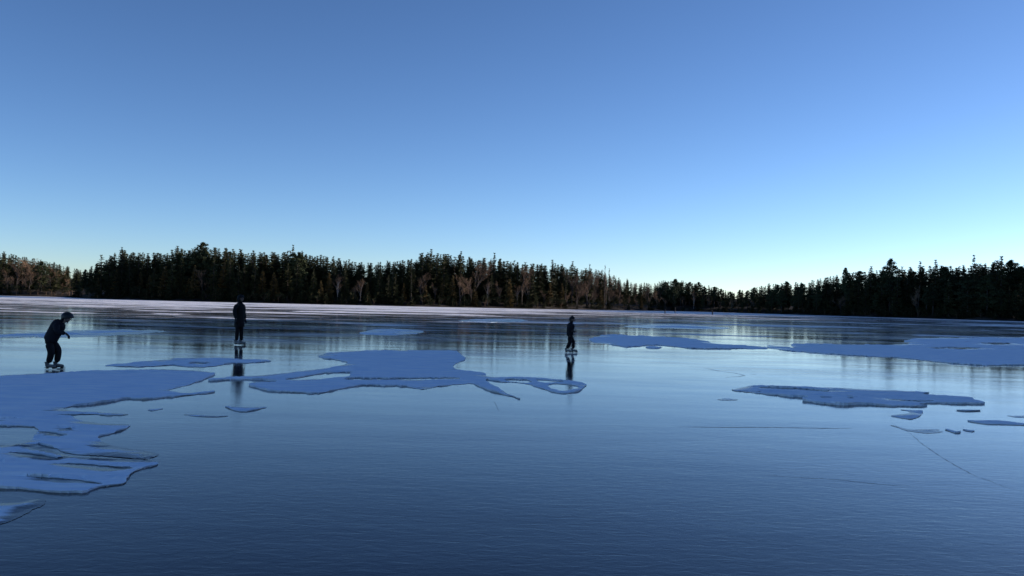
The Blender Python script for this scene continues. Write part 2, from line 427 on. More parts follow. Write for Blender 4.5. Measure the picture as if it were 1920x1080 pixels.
NAME = dict(spruce='spruce_tree', cedar='cedar_tree', pine='pine_tree', bare_tree='bare_tree', bare_birch='birch_tree', dead_spruce='dead_tree')
CAT = dict(spruce='spruce', cedar='cedar', pine='pine', bare_tree='bare tree', bare_birch='birch', dead_spruce='dead tree')
rg = random.Random(5)
n_trees = 0
def plant(kind, var, loc, h, label, group, wide=1.0, rz=None):
    global n_trees
    pr = PROTO[kind][var % len(PROTO[kind])]
    k = h / pr[2]
    root = empty(NAME[kind], loc, rg.random() * 6.28 if rz is None else rz)
    root.scale = (k * wide, k * wide, k)
    tag(root, label, CAT[kind], group)
    t = bpy.data.objects.new('trunk', pr[0]); COL.objects.link(t); t.parent = root
    c = bpy.data.objects.new('crown', pr[1]); COL.objects.link(c); c.parent = root
    n_trees += 1
    return root

# ------------------------------------------------------------------ where the treetops are against the sky
TOP = [(-420, 452), (-200, 462), (0, 470), (40, 478), (100, 490), (150, 504), (165, 502), (178, 492), (200, 478), (226, 466), (262, 470), (300, 470), (330, 464),
       (378, 458), (415, 462), (450, 463), (500, 470), (547, 466), (580, 474), (640, 480), (680, 490), (720, 486), (765, 482),
       (800, 470), (850, 475), (900, 478), (940, 481), (980, 489), (1035, 492), (1075, 493), (1100, 498), (1130, 507),
       (1160, 519), (1200, 527), (1222, 531), (1240, 523), (1265, 521), (1310, 528), (1340, 537), (1372, 546), (1400, 541),
       (1440, 529), (1500, 526), (1540, 519), (1585, 510), (1630, 506), (1667, 498), (1720, 496), (1790, 494), (1850, 488),
       (1920, 486), (2100, 475), (2300, 470)]
tx, ty = zip(*TOP)
def top_h(px, dist): return (hor_y(px) - float(np.interp(px, tx, ty))) * dist / FPX + CAM_H
spx, sdd = zip(*SHORE_PX)
def shore_d(px): return float(np.interp(px, spx, sdd))

REG = [(-500, 140, 'left', 'on the distant shore at the far left edge'),
       (140, 449, 'headland', 'in the dark headland left of the standing adult skater'),
       (449, 760, 'midleft', 'in the tall treeline right of the standing adult skater'),
       (760, 1075, 'midright', 'in the treeline left of the small upright child skater'),
       (1075, 1232, 'point', 'on the brown point right of the upright child skater'),
       (1232, 1415, 'cove', 'in the low far cove between the two shores'),
       (1415, 2600, 'right', 'in the black shaded treeline along the right shore')]
LOOK = dict(spruce='dark pointed spruce', cedar='low olive conifer', pine='broad crowned dark pine', bare_tree='leafless brown tree',
            bare_birch='pale stemmed leafless tree', dead_spruce='thin dead spire')
def region(px):
    for a_, c_, k, txt in REG:
        if a_ <= px < c_: return k, txt
GROUPN = dict(left='trees on the far left shore', headland='trees of the headland', midleft='trees of the tall middle shore', midright='trees of the middle shore',
              point='trees on the sloping point', cove='trees in the far cove', right='trees along the right shore')
MIX = {  # kind weights front / back
    'left': ([('bare_tree', 5), ('cedar', 2), ('spruce', 3)], [('spruce', 5), ('bare_tree', 4), ('pine', 1)]),
    'headland': ([('spruce', 6), ('cedar', 2), ('bare_tree', 1)], [('spruce', 8), ('pine', 2)]),
    'midleft': ([('spruce', 4), ('cedar', 4), ('bare_birch', 1), ('bare_tree', 1)], [('spruce', 9), ('pine', 1)]),
    'midright': ([('cedar', 3), ('bare_tree', 4), ('bare_birch', 2), ('spruce', 3)], [('spruce', 9), ('bare_tree', 1)]),
    'point': ([('bare_tree', 9), ('cedar', 3), ('bare_birch', 1)], [('bare_tree', 6), ('spruce', 5)]),
    'cove': ([('bare_tree', 3), ('pine', 2), ('bare_birch', 1)], [('pine', 6), ('bare_tree', 1), ('spruce', 2)]),
    'right': ([('spruce', 6), ('pine', 2), ('bare_tree', 1)], [('spruce', 8), ('pine', 2)])}
def pick(mix):
    s = sum(w_ for _, w_ in mix); r = rg.random() * s
    for k, w_ in mix:
        r -= w_
        if r <= 0: return k
    return mix[-1][0]
def spot(px, extra):
    d = shore_d(px) + extra
    p = at_dist(px, d); p.z = land_h(extra * 0.9) - 0.1
    return p, d

# landmark trees with a look of their own
LAND = [(189, 10, 'spruce', 5, 478, 1.3, 'ragged spruce leaning out alone at the left end of the headland'),
        (226, 12, 'spruce', 4, 463, 1.2, 'ragged double topped spruce at the left shoulder of the headland'),
        (330, 14, 'spruce', 2, 461, 1.2, 'bushy spruce rising above the headland midway to the tallest pine'),
        (378, 16, 'pine', 1, 454, 1.0, 'tallest broad topped pine just left of the standing adult skater'),
        (547, 14, 'spruce', 0, 459, 0.7, 'slim spruce spire standing above the treeline right of the adult skater'),
        (564, 14, 'spruce', 4, 470, 0.9, 'thin spruce beside the slim spire in the treeline'),
        (790, 14, 'spruce', 0, 474, 0.9, 'pointed spruce at the left of the trio peaking over the middle shore'),
        (806, 14, 'spruce', 1, 467, 0.85, 'tallest pointed spruce of the trio peaking over the middle shore'),
        (862, 14, 'spruce', 2, 471, 0.9, 'pointed spruce at the right of the trio peaking over the middle shore'),
        (925, 14, 'spruce', 0, 474, 0.7, 'narrow spruce tip standing clear right of the middle peaks'),
        (1034, 12, 'spruce', 1, 487, 0.8, 'small dark spruce tip just left above the upright child skater'),
        (1072, 12, 'spruce', 0, 490, 0.8, 'dark spruce tip directly above the upright child skater'),
        (1104, 12, 'spruce', 3, 495, 0.7, 'dark spruce tip starting the slope right of the child skater'),
        (1133, 10, 'dead_spruce', 0, 496, 0.8, 'thin dead spire on the slope of the brown point'),
        (1141, 9, 'spruce', 4, 503, 0.7, 'short spruce beside the dead spire on the brown point'),
        (1584, 8, 'pine', 2, 502, 0.7, 'scraggy pine poking up on the left part of the right shore'),
        (1632, 9, 'spruce', 2, 499, 1.0, 'blunt spruce just left of the broad pine on the right shore'),
        (1668, 9, 'pine', 0, 485, 1.0, 'broad open pine with upswept limbs standing highest on the right shore'),
        (1724, 9, 'spruce', 3, 490, 1.1, 'dense spruce right of the broad open pine on the right shore'),
        (1753, 9, 'spruce', 1, 487, 0.9, 'pointed spruce second right of the broad open pine'),
        (1825, 9, 'spruce', 0, 478, 0.8, 'tall spruce spire near the right edge of the picture'),
        (1876, 9, 'spruce', 1, 480, 0.9, 'spruce tip at the right edge beyond the tall spire')]
for px, ex, kind, var, ytop, wd, lab in LAND:
    p, d = spot(px, ex)
    plant(kind, var, p, (hor_y(px) - ytop) * d / FPX + CAM_H - p.z, lab, 'landmark trees above the treeline', wd)

def row(px0, px1, step, ex0, ex1, lo, hi, which, w0=0.95, w1=1.4):
    px = px0
    while px < px1:
        q = px + rg.uniform(-.35, .35) * step
        k, txt = region(q)
        kind = pick(MIX[k][which])
        p, d = spot(q, rg.uniform(ex0, ex1))
        H = top_h(q, d) - p.z
        h = H * rg.uniform(lo, hi)
        if kind == 'cedar': h = min(h, rg.uniform(6, 10.5))
        if kind in ('bare_tree', 'bare_birch') and which == 0: h *= 0.85
        plant(kind, rg.randrange(10), p, max(3.0, h), LOOK[kind] + ' ' + txt, GROUPN[k], rg.uniform(w0, w1))
        px += step
row(-20, 1940, 15.5, 2.5, 7, 0.45, 0.80, 0)
row(-25, 1945, 15.0, 9, 20, 0.86, 1.0, 1, 1.1, 1.45)

# the wood behind them and out of frame on the right, one mass
class Mass:
    def __init__(s): s.v = []; s.f = []; s.n = 0; s.m = []
    def add(s, pr, loc, h, wide, rz):
        k = h / pr[2]; cz, sz = math.cos(rz), math.sin(rz)
        for (V, F), mi in ((pr[5][0], 1), (pr[5][1], 0)):
            A = np.array([(q.x, q.y, q.z) for q in V]) if not isinstance(V, np.ndarray) else V
            B = np.empty_like(A)
            B[:, 0] = (A[:, 0] * cz - A[:, 1] * sz) * k * wide + loc.x
            B[:, 1] = (A[:, 0] * sz + A[:, 1] * cz) * k * wide + loc.y
            B[:, 2] = A[:, 2] * k + loc.z
            s.v.append(B); s.f += [tuple(i + s.n for i in f) for f in F]; s.m += [mi] * len(F); s.n += len(A)
    def build(s, name):
        me = bpy.data.meshes.new(name)
        me.from_pydata(np.concatenate(s.v).tolist(), [], s.f); me.materials.append(M_SPRUCE); me.materials.append(M_BARK)
        me.polygons.foreach_set('material_index', s.m); me.update()
        return link(name, me)
light = []
for i in range(4): light.append((None, None, 16, None, None, conifer(211 + i, 16, 3.2, 0.06, 0.72, 0.4, 0.30, 30, 0.6)))
mass = Mass()
px = -60
while px < 1990:
    for ex in (20, 28, 40):
        q = px + rg.uniform(-8, 8); p, d = spot(q, ex + rg.uniform(-5, 5))
        mass.add(light[rg.randrange(4)], p, max(3, (top_h(q, d) - p.z) * rg.uniform(0.82, 0.97)), rg.uniform(1.15, 1.6), rg.random() * 6)
    px += 9
tag(mass.build('forest'), 'dense dark conifer wood filling the slopes behind the shore trees', 'forest', kind='stuff')

# right bank out of frame: its shadow covers the near ice
side = Mass()
HS = [(-170, 37), (120, 37), (150, 32), (175, 29), (200, 25), (220, 22), (265, 20)]
hy, hh = zip(*HS)
for i in range(SHORE_PX_N - 1, len(shore) - 1):
    a_, c_ = shore[i], shore[i + 1]; L = (c_ - a_).length; nn = max(1, int(L / 3.2))
    t_ = (c_ - a_).normalized(); no_ = Vector((-t_.y, t_.x, 0))
    for k in range(nn):
        for ex in (4, 9, 14, 20, 27, 36):
            p = a_.lerp(c_, (k + rg.random()) / nn) + no_ * (ex + rg.uniform(-2, 2))
            p.z = land_h(ex) + shade_hill((i + k / nn) * 8, ex) - 0.5
            tot = float(np.interp(p.y, hy, hh)) * rg.uniform(0.82, 1.0)
            if p.x / max(p.y, 1) < 0.585: continue
            side.add(light[rg.randrange(4)], p, tot - p.z, 1.5, rg.random() * 6)
tag(side.build('forest'), 'dense conifer wood continuing along the right shore', 'forest', kind='stuff')

# low brush and seedlings crowding the bank
brush = Mass(); bush = [(None, None, 4, None, None, hardwood(301 + i, 4, 1.1)) for i in range(3)]
seedl = [(None, None, 4, None, None, conifer(311 + i, 4, 1.3, 0.0, 0.6, 0.3, 0.1, 9, 0.4)) for i in range(3)]
px = -30
while px < 1950:
    p, d = spot(px + rg.uniform(-4, 4), rg.uniform(0.8, 4.0)); k_ = region(px)[0]
    tw = rg.random() < (0.75 if k_ in ('point', 'left') else 0.25)
    brush.add((bush if tw else seedl)[rg.randrange(3)], p, rg.uniform(1.5, 4.5) if tw else rg.uniform(1.2, 4.0), rg.uniform(1.0, 1.7), rg.random() * 6)
    if tw: brush.m[-1] = 1
    px += 6.5
br = brush.build('brush'); br.data.materials[1] = M_TWIG
tag(br, 'low tangled brush and seedlings along the foot of the tree line', 'brush', kind='stuff')

# boulders at the water's edge
def boulder(seed):
    bm = bmesh.new(); bmesh.ops.create_icosphere(bm, subdivisions=2, radius=1)
    for v in bm.verts:
        v.co *= 1 + 0.35 * noise.noise(v.co * 1.3 + Vector((seed, 0, 0))); v.co.z *= 0.6
    me = bpy.data.meshes.new('boulder'); bm.to_mesh(me); bm.free(); me.materials.append(M_ROCK); return me
BM = [boulder(i * 7.7) for i in range(3)]

# ------------------------------------------------------------------ snow patches on the ice
def dense(poly, step):
    out = []
    n = len(poly)
    for i in range(n):
        a_, c_ = poly[i], poly[(i + 1) % n]
        L = math.hypot(c_[0] - a_[0], (c_[1] - a_[1]) * 2.0); k = max(1, int(L / step))
        for j in range(k): out.append((a_[0] + (c_[0] - a_[0]) * j / k, a_[1] + (c_[1] - a_[1]) * j / k))
    return out
def chaikin(poly):
    out = []
    n = len(poly)
    for i in range(n):
        a_, c_ = poly[i], poly[(i + 1) % n]
        out += [(a_[0] * .8 + c_[0] * .2, a_[1] * .8 + c_[1] * .2), (a_[0] * .2 + c_[0] * .8, a_[1] * .2 + c_[1] * .8)]
    return out
def inside(pts, loops):
    res = np.zeros(len(pts), bool)
    for lp in loops:
        n = len(lp)
        for i in range(n):
            x1, y1 = lp[i]; x2, y2 = lp[(i + 1) % n]
            if y1 == y2: continue
            c = ((pts[:, 1] < y1) != (pts[:, 1] < y2))
            xi = x1 + (pts[:, 1] - y1) * (x2 - x1) / (y2 - y1)
            res ^= c & (pts[:, 0] < xi)
    return res

def patch(label, outer, holes=(), h=0.035, rough=1.0, step=3.0, seed=0, ridge=0.012, mat=None, scraps=False, thin=0.0, fb=0.0, terr=0.0, tk=1.0):
    h *= 0.6
    loops = []
    rs = random.Random(seed * 13 + 1); isl = []
    W_ = max(p[0] for p in outer) - min(p[0] for p in outer)
    for _ in range(int(W_ / 45) if scraps else 0):
        k = rs.randrange(len(outer)); a_, c_ = outer[k], outer[(k + 1) % len(outer)]; t = rs.random()
        cx = a_[0] + (c_[0] - a_[0]) * t + rs.uniform(-14, 14); cy = a_[1] + (c_[1] - a_[1]) * t + rs.uniform(-3, 9)
        sc_ = (cy - hor_y(cx)) / 150.0; w1 = rs.uniform(5, 30) * (0.5 + sc_); h1 = rs.uniform(0.5, 1.2) * (0.4 + sc_)
        lp = [(cx - w1, cy), (cx - w1 * .4, cy - h1), (cx + w1 * .3, cy - h1 * .8), (cx + w1, cy + h1 * .2), (cx + w1 * .2, cy + h1), (cx - w1 * .5, cy + h1 * .7)]
        T = np.array(lp + [(cx + w1 * 1.3, cy), (cx - w1 * 1.3, cy), (cx, cy - 2 * h1), (cx, cy + 2 * h1)])
        allp = [outer] + list(holes) + isl
        ok = not inside(T, [outer]).any() and not any(abs(cx - sum(p[0] for p in q) / 6) < w1 * 1.3 + (q[3][0] - q[0][0]) * .7 and abs(cy - q[0][1]) < 4 for q in isl)
        if ok: isl.append(lp)
    for li, lp in enumerate([outer] + list(holes) + isl):
        d = dense(chaikin(lp), step)
        g = []
        for (x, y) in d:
            q = Vector((x * 0.045, y * 0.12, seed * 3.1 + li)); q2 = q * 3.4
            y2 = y + rough * (1.0 * noise.noise(q) + 0.7 * noise.noise(q2))
            x2 = x + rough * (3.0 * noise.noise(q + Vector((9, 9, 9))) + 2.0 * noise.noise(q2 + Vector((9, 9, 9))))
            q3 = q * 13.0
            y2 += rough * 0.35 * noise.noise(q3); x2 += rough * 1.1 * noise.noise(q3 + Vector((5, 5, 5)))
            g.append(ground(x2, max(y2, hor_y(x2) + 12)))
        loops.append([(p.x, p.y) for p in g])
    base = []; tops = []; edges = []; sets = []; feath = []
    for lp in loops:
        n = len(lp); area = sum(lp[i][0] * lp[(i + 1) % n][1] - lp[(i + 1) % n][0] * lp[i][1] for i in range(n))
        is_hole = 0 < loops.index(lp) <= len(holes)
        sg = (1 if area > 0 else -1) * (-1 if is_hole else 1)
        st = len(base)
        for i in range(n):
            ax, ay = lp[i - 1]; cx, cy = lp[(i + 1) % n]
            tx_, ty_ = cx - ax, cy - ay; l = math.hypot(tx_, ty_) or 1
            nx_, ny_ = -ty_ / l * sg, tx_ / l * sg                 # into the snow
            und = 0.006 + 0.03 * abs(noise.noise(Vector((lp[i][0] * 2, lp[i][1] * 2, 4))))      # wind scours under the lip
            fe = min(1.0, max(0.0, 0.38 + fb + 1.7 * noise.noise(Vector((lp[i][0] * 0.22, lp[i][1] * 0.22, seed + 2))) + 1.4 * noise.noise(Vector((lp[i][0] * 0.9, lp[i][1] * 0.6, seed + 5))) - 0.45 * ny_))
            base.append((lp[i][0] + nx_ * und, lp[i][1] + ny_ * und)); tops.append(lp[i]); feath.append(fe)
        edges += [(st + i, st + (i + 1) % n) for i in range(n)]; sets.append((st, n))
    xs_ = [p[0] for p in outer]; ys_ = [p[1] for p in outer]
    gp = []
    sx, sy = max(step * 2.5, (max(xs_) - min(xs_)) / 130), max(1.6, (max(ys_) - min(ys_)) / 60)
    yy = min(ys_)
    while yy < max(ys_):
        xx = min(xs_)
        while xx < max(xs_):
            p = ground(xx + rg.uniform(-.3, .3) * sx, max(yy + rg.uniform(-.3, .3) * sy, hor_y(xx) + 12)); gp.append((p.x, p.y)); xx += sx
        yy += sy
    top_loops = [tops[s:s + n] for s, n in sets]
    if gp:
        G = np.array(gp); G = G[inside(G, top_loops)]
        gp = [tuple(q) for q in G]
    vin = [Vector(p) for p in tops + gp]
    vo, eo, fo, ov, oe, of = delaunay_2d_cdt(vin, edges, [], 0, 1e-5)
    cen = np.array([[sum(vo[i].x for i in f) / 3, sum(vo[i].y for i in f) / 3] for f in fo])
    keep = inside(cen, top_loops)
    def hgt(x, y):
        k = 0.55 + 0.9 * noise.noise(Vector((x * 0.5, y * 0.35, seed))) + 0.5 * noise.noise(Vector((x * 1.7, y * 1.3, seed)))
        r1 = abs(noise.noise(Vector((x * 0.5 + y * 0.2, y * 1.6 - x * 0.5, seed + 7))))
        if terr:                                   # wind cut steps facing the camera side
            v_ = y * tk + x * tk * 0.16 + 1.1 * noise.noise(Vector((x * 0.35, y * 0.5, seed + 3))) + 0.4 * noise.noise(Vector((x * 1.3, y * 1.3, seed + 4)))
            k += terr * (0.5 - (v_ - math.floor(v_)))
        return max(0.004, h * max(0.25, min(2.0, k + 0.35))) + ridge * r1 * 2
    TP = np.array(tops); FE = np.array(feath); VO = np.array([(p.x, p.y) for p in vo])
    near = np.empty(len(VO), int); nd_ = np.empty(len(VO))
    for a0 in range(0, len(VO), 2000):
        D2 = ((VO[a0:a0 + 2000, None, :] - TP[None]) ** 2).sum(2); near[a0:a0 + 2000] = D2.argmin(1); nd_[a0:a0 + 2000] = np.sqrt(D2.min(1))
    wf = 0.045 * np.hypot(VO[:, 0], VO[:, 1])
    cov = 1.25 - thin - FE[near] * (1.0 - np.clip(nd_ / wf, 0, 1)) * 0.95
    zk = 1.0 - FE[near] * (1.0 - np.clip(nd_ / (0.5 * wf), 0, 1)) * 0.93
    V = [(p.x, p.y, max(0.003, hgt(p.x, p.y) * k)) for p, k in zip(vo, zk)]
    F = []
    for f, k in zip(fo, keep):
        if k:
            a_, c_, e_ = (vo[i] for i in f)
            F.append(tuple(f) if (c_ - a_).cross(e_ - a_) > 0 else tuple(reversed(f)))
    # lip down to the ice
    idx = {}
    for oi, srcs in enumerate(ov):
        for s_ in srcs: idx[s_] = oi
    nb = len(V)
    V += [(x, y, -0.01) for x, y in base]
    for st, n in sets:
        for i in range(n):
            i2 = (i + 1) % n
            t1, t2 = idx.get(st + i), idx.get(st + i2)
            if t1 is None or t2 is None or t1 == t2: continue
            F.append((nb + st + i, nb + st + i2, t2, t1))
    me = mesh('snow_patch', V, F)
    at = me.attributes.new('cover', 'FLOAT', 'POINT'); at.data.foreach_set('value', np.concatenate([cov, np.ones(len(base))]).astype(np.float32))
    bm = bmesh.new(); bm.from_mesh(me)
    bmesh.ops.delete(bm, geom=[v for v in bm.verts if not v.link_faces], context='VERTS')
    bmesh.ops.recalc_face_normals(bm, faces=bm.faces); bm.to_mesh(me); bm.free()
    o = link('snow_patch', me, mat or M_SNOW)
    tag(o, label, 'snow patch', 'snow patches lying on the ice')
    return o

# big field on the left, in front of the crouching skater
patch('broad smooth blue snow field in front of the crouching helmeted skater',
      [(-60, 707), (0, 704), (88, 700), (200, 695), (300, 692), (367, 695), (410, 700), (385, 711), (360, 720), (333, 727), (312, 733),
       (352, 738), (400, 733), (404, 736), (340, 743), (262, 750), (238, 747), (187, 757), (118, 764), (128, 771), (165, 772), (205, 775), (246, 777), (215, 779), (160, 777), (120, 778), (80, 782), (0, 787), (-60, 790)],
      h=0.045, seed=1, step=3, terr=0.5, tk=0.45)
patch('streaked wind carved snow tongue of long fingers at the lower left corner',
      [(-70, 790), (0, 788), (75, 781), (127, 779), (150, 790), (200, 795), (247, 797), (236, 804), (213, 813), (178, 820), (200, 833), (240, 842), (282, 847), (300, 853),
       (278, 860), (296, 868), (294, 873), (262, 880), (247, 887), (240, 895), (236, 905), (230, 909), (187, 913), (178, 917), (160, 925), (127, 925), (83, 923), (60, 919), (0, 916), (-70, 914)],
      [[(-50, 800), (0, 799), (60, 800), (73, 806), (66, 815), (62, 826), (36, 833), (0, 834), (-50, 834)],
       [(120, 803), (135, 803), (138, 806), (122, 806)],
       [(80, 809), (110, 813), (133, 820), (110, 818)],
       [(65, 831), (100, 839), (122, 850), (205, 857), (285, 862), (205, 860), (118, 854), (95, 844)],
       [(24, 848), (60, 850), (120, 861), (60, 854)],
       [(120, 868), (165, 871), (215, 876), (250, 878), (215, 879), (165, 875)],
       [(40, 894), (90, 895), (135, 899), (165, 903), (196, 909), (180, 909), (130, 903), (85, 898)]],
      h=0.028, seed=2, step=4, ridge=0.006, thin=0.18, fb=0.0, terr=1.2, tk=1.5)
patch('rounded lobe of snow at the bottom left edge below the streaked fingers',
      [(-70, 945), (0, 943), (35, 943), (62, 935), (85, 936), (82, 948), (50, 962), (25, 975), (0, 985), (-70, 1000)], h=0.02, seed=3, step=4, thin=0.2, fb=0.0)
patch('thin ragged snow strip between crouching skater and standing adult reflection',
      [(190, 685), (245, 681), (290, 676), (345, 671), (420, 672), (500, 676), (512, 678), (470, 681), (430, 682), (390, 689), (350, 688), (318, 684), (270, 689), (230, 688)],
      [[(360, 680), (400, 681), (385, 684), (350, 683)]], h=0.02, seed=4, step=3, thin=0.3)
patch('large flat topped snow patch with trailing arms in the middle of the ice',
      [(593, 667), (627, 660), (690, 658), (747, 657), (853, 657), (867, 666), (874, 673), (853, 682), (850, 692), (880, 697), (907, 700), (915, 707),
       (977, 708), (1060, 712), (1100, 720), (1096, 729), (1082, 736), (1060, 739), (1027, 733), (1000, 723), (975, 718), (940, 717), (938, 716), (915, 712), (908, 713), (925, 725), (950, 738), (980, 750), (958, 744), (930, 737), (903, 727), (885, 719),
       (850, 722), (820, 725), (795, 731), (778, 728), (760, 724), (690, 723), (650, 726), (620, 735), (590, 738), (560, 736), (520, 736), (490, 731), (464, 723), (480, 720), (530, 716), (480, 712), (430, 713), (385, 716), (400, 709), (450, 707), (500, 703), (560, 697), (610, 692), (645, 685), (655, 680), (630, 675), (598, 671)],
      [[(1025, 722), (1040, 720), (1067, 721), (1087, 726), (1075, 732), (1055, 734), (1035, 730)],
       [(942, 712), (985, 712), (1000, 716), (985, 718), (950, 715)],
       [(1000, 712), (1050, 714), (1060, 716), (1025, 718), (1010, 716)],
       [(665, 709), (700, 710), (780, 709), (862, 709), (864, 712), (800, 713), (740, 712), (690, 713), (640, 713)],
       [(560, 708), (600, 701), (640, 698), (668, 699), (655, 703), (660, 706), (610, 710), (560, 713), (530, 712)]],
      h=0.04, seed=5, step=3, terr=0.5, tk=0.4)
patch('flat triangular snow scrap below the standing adult skater reflection', [(418, 762), (440, 763), (470, 764), (506, 763), (480, 769), (456, 773), (437, 770)], h=0.02, seed=6, step=2, scraps=False, rough=.6)
patch('thin dark edged sliver of snow left of the triangular scrap', [(340, 777), (370, 778), (400, 780), (435, 780), (400, 782), (362, 781)], h=0.014, seed=7, step=2, scraps=False, rough=.4)
patch('tiny snow sliver just above the thin dark edged sliver', [(276, 769), (292, 767), (308, 766), (296, 769), (284, 771)], h=0.012, seed=8, step=2, scraps=False, rough=.3)
patch('long low snow bar starting right beside the upright child skater',
      [(1102, 637), (1122, 630), (1160, 626), (1182, 630), (1230, 630), (1272, 632), (1322, 640), (1345, 645), (1395, 648), (1442, 651), (1436, 655), (1370, 654), (1310, 654), (1272, 651),
       (1240, 648), (1210, 647), (1194, 651), (1172, 651), (1147, 646), (1118, 644)], h=0.045, seed=9, step=2.5)
patch('small oval snow scrap under the long bar by the child skater', [(1208, 651), (1222, 649), (1242, 651), (1235, 654), (1216, 654)], h=0.03, seed=10, step=2, scraps=False, rough=.4)
patch('broad snow sheet running off the right edge of the picture',
      [(1436, 647), (1470, 650), (1496, 654), (1480, 647), (1497, 645), (1565, 646), (1652, 647), (1716, 645), (1690, 640), (1722, 633), (1815, 634), (1920, 632), (2040, 634), (2040, 690), (1920, 685),
       (1890, 685), (1840, 686), (1790, 682), (1715, 674), (1652, 669), (1565, 665), (1502, 660), (1440, 654)],
      [[(1725, 652), (1800, 651), (1850, 654), (1790, 655)], [(1830, 643), (1890, 642), (1900, 645), (1850, 646)]], h=0.045, seed=11, step=3, terr=0.6, tk=0.2, thin=0.1)
patch('long spindle shaped snow island alone on the right side ice',
      [(1368, 732), (1388, 727), (1407, 723), (1450, 723), (1513, 725), (1580, 728), (1640, 731), (1697, 733), (1748, 736), (1725, 739), (1763, 742), (1813, 745), (1833, 752), (1850, 758), (1797, 758), (1750, 756), (1720, 758),
       (1742, 763), (1663, 762), (1620, 758), (1573, 761), (1530, 756), (1500, 751), (1520, 746), (1480, 744), (1413, 737)],
      [[(1415, 726), (1470, 727), (1530, 731), (1560, 734), (1510, 733), (1450, 729)], [(1535, 747), (1558, 747), (1560, 749), (1540, 749)], [(1585, 745), (1602, 745), (1598, 747)], [(1660, 748), (1720, 752), (1760, 754), (1710, 753)]],
      h=0.045, seed=12, step=2.5, rough=.7, terr=1.0, tk=0.6, thin=0.1)
patch('small hooked snow scrap below the spindle shaped island', [(1685, 768), (1708, 769), (1731, 770), (1728, 777), (1722, 783), (1708, 787), (1685, 784), (1667, 779), (1690, 777), (1706, 775), (1703, 771)], h=0.035, seed=13, step=2, scraps=False, rough=.5)
patch('squiggly thin snow ridge at the top of the long crack', [(1667, 797), (1680, 798), (1690, 802), (1707, 806), (1735, 805), (1762, 805), (1757, 808), (1770, 809), (1757, 812), (1735, 813), (1713, 810), (1695, 807), (1684, 802)], h=0.025, seed=14, step=2, scraps=False, rough=.4)
patch('tiny zigzag snow scrap right of the squiggly ridge', [(1770, 805), (1782, 807), (1790, 809), (1803, 809), (1800, 812), (1788, 812), (1780, 809)], h=0.02, seed=15, step=2, scraps=False, rough=.3)
patch('tiny straight snow dash right of the zigzag scrap', [(1803, 805), (1815, 807), (1828, 808), (1824, 810), (1812, 808)], h=0.016, seed=16, step=2, scraps=False, rough=.3)
patch('thin flat snow blade at the right edge below the spindle island', [(1810, 789), (1830, 790), (1860, 789), (1895, 792), (1930, 796), (1930, 798), (1895, 797), (1850, 796), (1828, 793)], h=0.03, seed=17, step=2, scraps=False, rough=.4)
patch('faint snow line at the right edge above the thin blade', [(1885, 779), (1905, 780), (1935, 779), (1935, 783), (1905, 783)], h=0.014, seed=18, step=2, scraps=False, rough=.3)
patch('faint short snow line below the tip of the spindle island', [(1788, 769), (1815, 769), (1845, 770), (1815, 772)], h=0.012, seed=19, step=2, scraps=False, rough=.3)
patch('small dark snow dash left of the spindle island', [(1343, 749), (1360, 747), (1385, 749), (1378, 751), (1355, 751)], h=0.018, seed=20, step=2, scraps=False, rough=.3)
patch('faint snow wisp at the far left edge behind the crouching skater', [(-40, 628), (20, 626), (80, 623), (150, 619), (230, 617), (300, 620), (315, 622), (250, 627), (190, 631), (110, 633), (50, 632), (-40, 636)], h=0.012, seed=21, step=3, thin=0.5, fb=0.3)
patch('faint far snow wisp above the large middle patch', [(670, 625), (700, 618), (730, 616), (770, 618), (800, 622), (775, 627), (730, 629), (690, 628)], h=0.012, seed=22, step=3, thin=0.5, fb=0.3, scraps=False, rough=.5)
patch('faint far snow wisp left above the upright child skater', [(850, 602), (890, 598), (940, 597), (995, 600), (970, 604), (910, 605)], h=0.012, seed=23, step=3, thin=0.5, fb=0.3, scraps=False, rough=.5)
patch('faint far snow wisp above the long bar right of child skater', [(1160, 612), (1230, 608), (1300, 610), (1380, 615), (1340, 618), (1260, 616), (1200, 615)], h=0.012, seed=24, step=3, thin=0.5, fb=0.3, scraps=False, rough=.5)

# long pressure crack
M_CRACK = plain('crack_ice', (0.05, 0.08, 0.12), 0.25, 0.2, 5)
CR = [(1701, 808), (1715, 820), (1728, 832), (1748, 845), (1770, 860), (1800, 877), (1828, 892), (1860, 903), (1888, 914), (1935, 926)]
def crack(CR, w0, w1, mat, jit=1.0):
    pts = []
    for i in range(len(CR) - 1):
        for k in range(6):
            t = k / 6; x = CR[i][0] + (CR[i + 1][0] - CR[i][0]) * t; y = CR[i][1] + (CR[i + 1][1] - CR[i][1]) * t
            pts.append(ground(x + rg.uniform(-1, 1) * jit, y + rg.uniform(-.5, .5) * jit))
    V, F = [], []
    for i, p in enumerate(pts):
        t = (pts[min(i + 1, len(pts) - 1)] - pts[max(i - 1, 0)]).normalized(); s = Vector((-t.y, t.x, 0)) * rg.uniform(w0, w1) * (1 - 0.8 * abs(2 * i / len(pts) - 1) ** 3)
        V += [p - s + Vector((0, 0, .003)), p + s + Vector((0, 0, .003))]
        if i: F.append((2 * i - 2, 2 * i - 1, 2 * i + 1, 2 * i))
    return link('crack', mesh('crack', V, F), mat, ice)
crack(CR, 0.0015, 0.0055, M_CRACK)
M_FROST = plain('frosted_seam', (0.09, 0.14, 0.20), 0.22, 0.4, 2)
for c_ in ([(1270, 800), (1340, 801), (1420, 801), (1500, 802), (1560, 803), (1605, 803)],):
    crack(c_, 0.012, 0.035, M_FROST, .4)
crack([(1320, 690), (1350, 696), (1380, 700), (1397, 704), (1385, 706), (1355, 708)], 0.010, 0.03, M_FROST, .4)
crack([(1408, 702), (1421, 702)], 0.01, 0.03, M_FROST, .2)
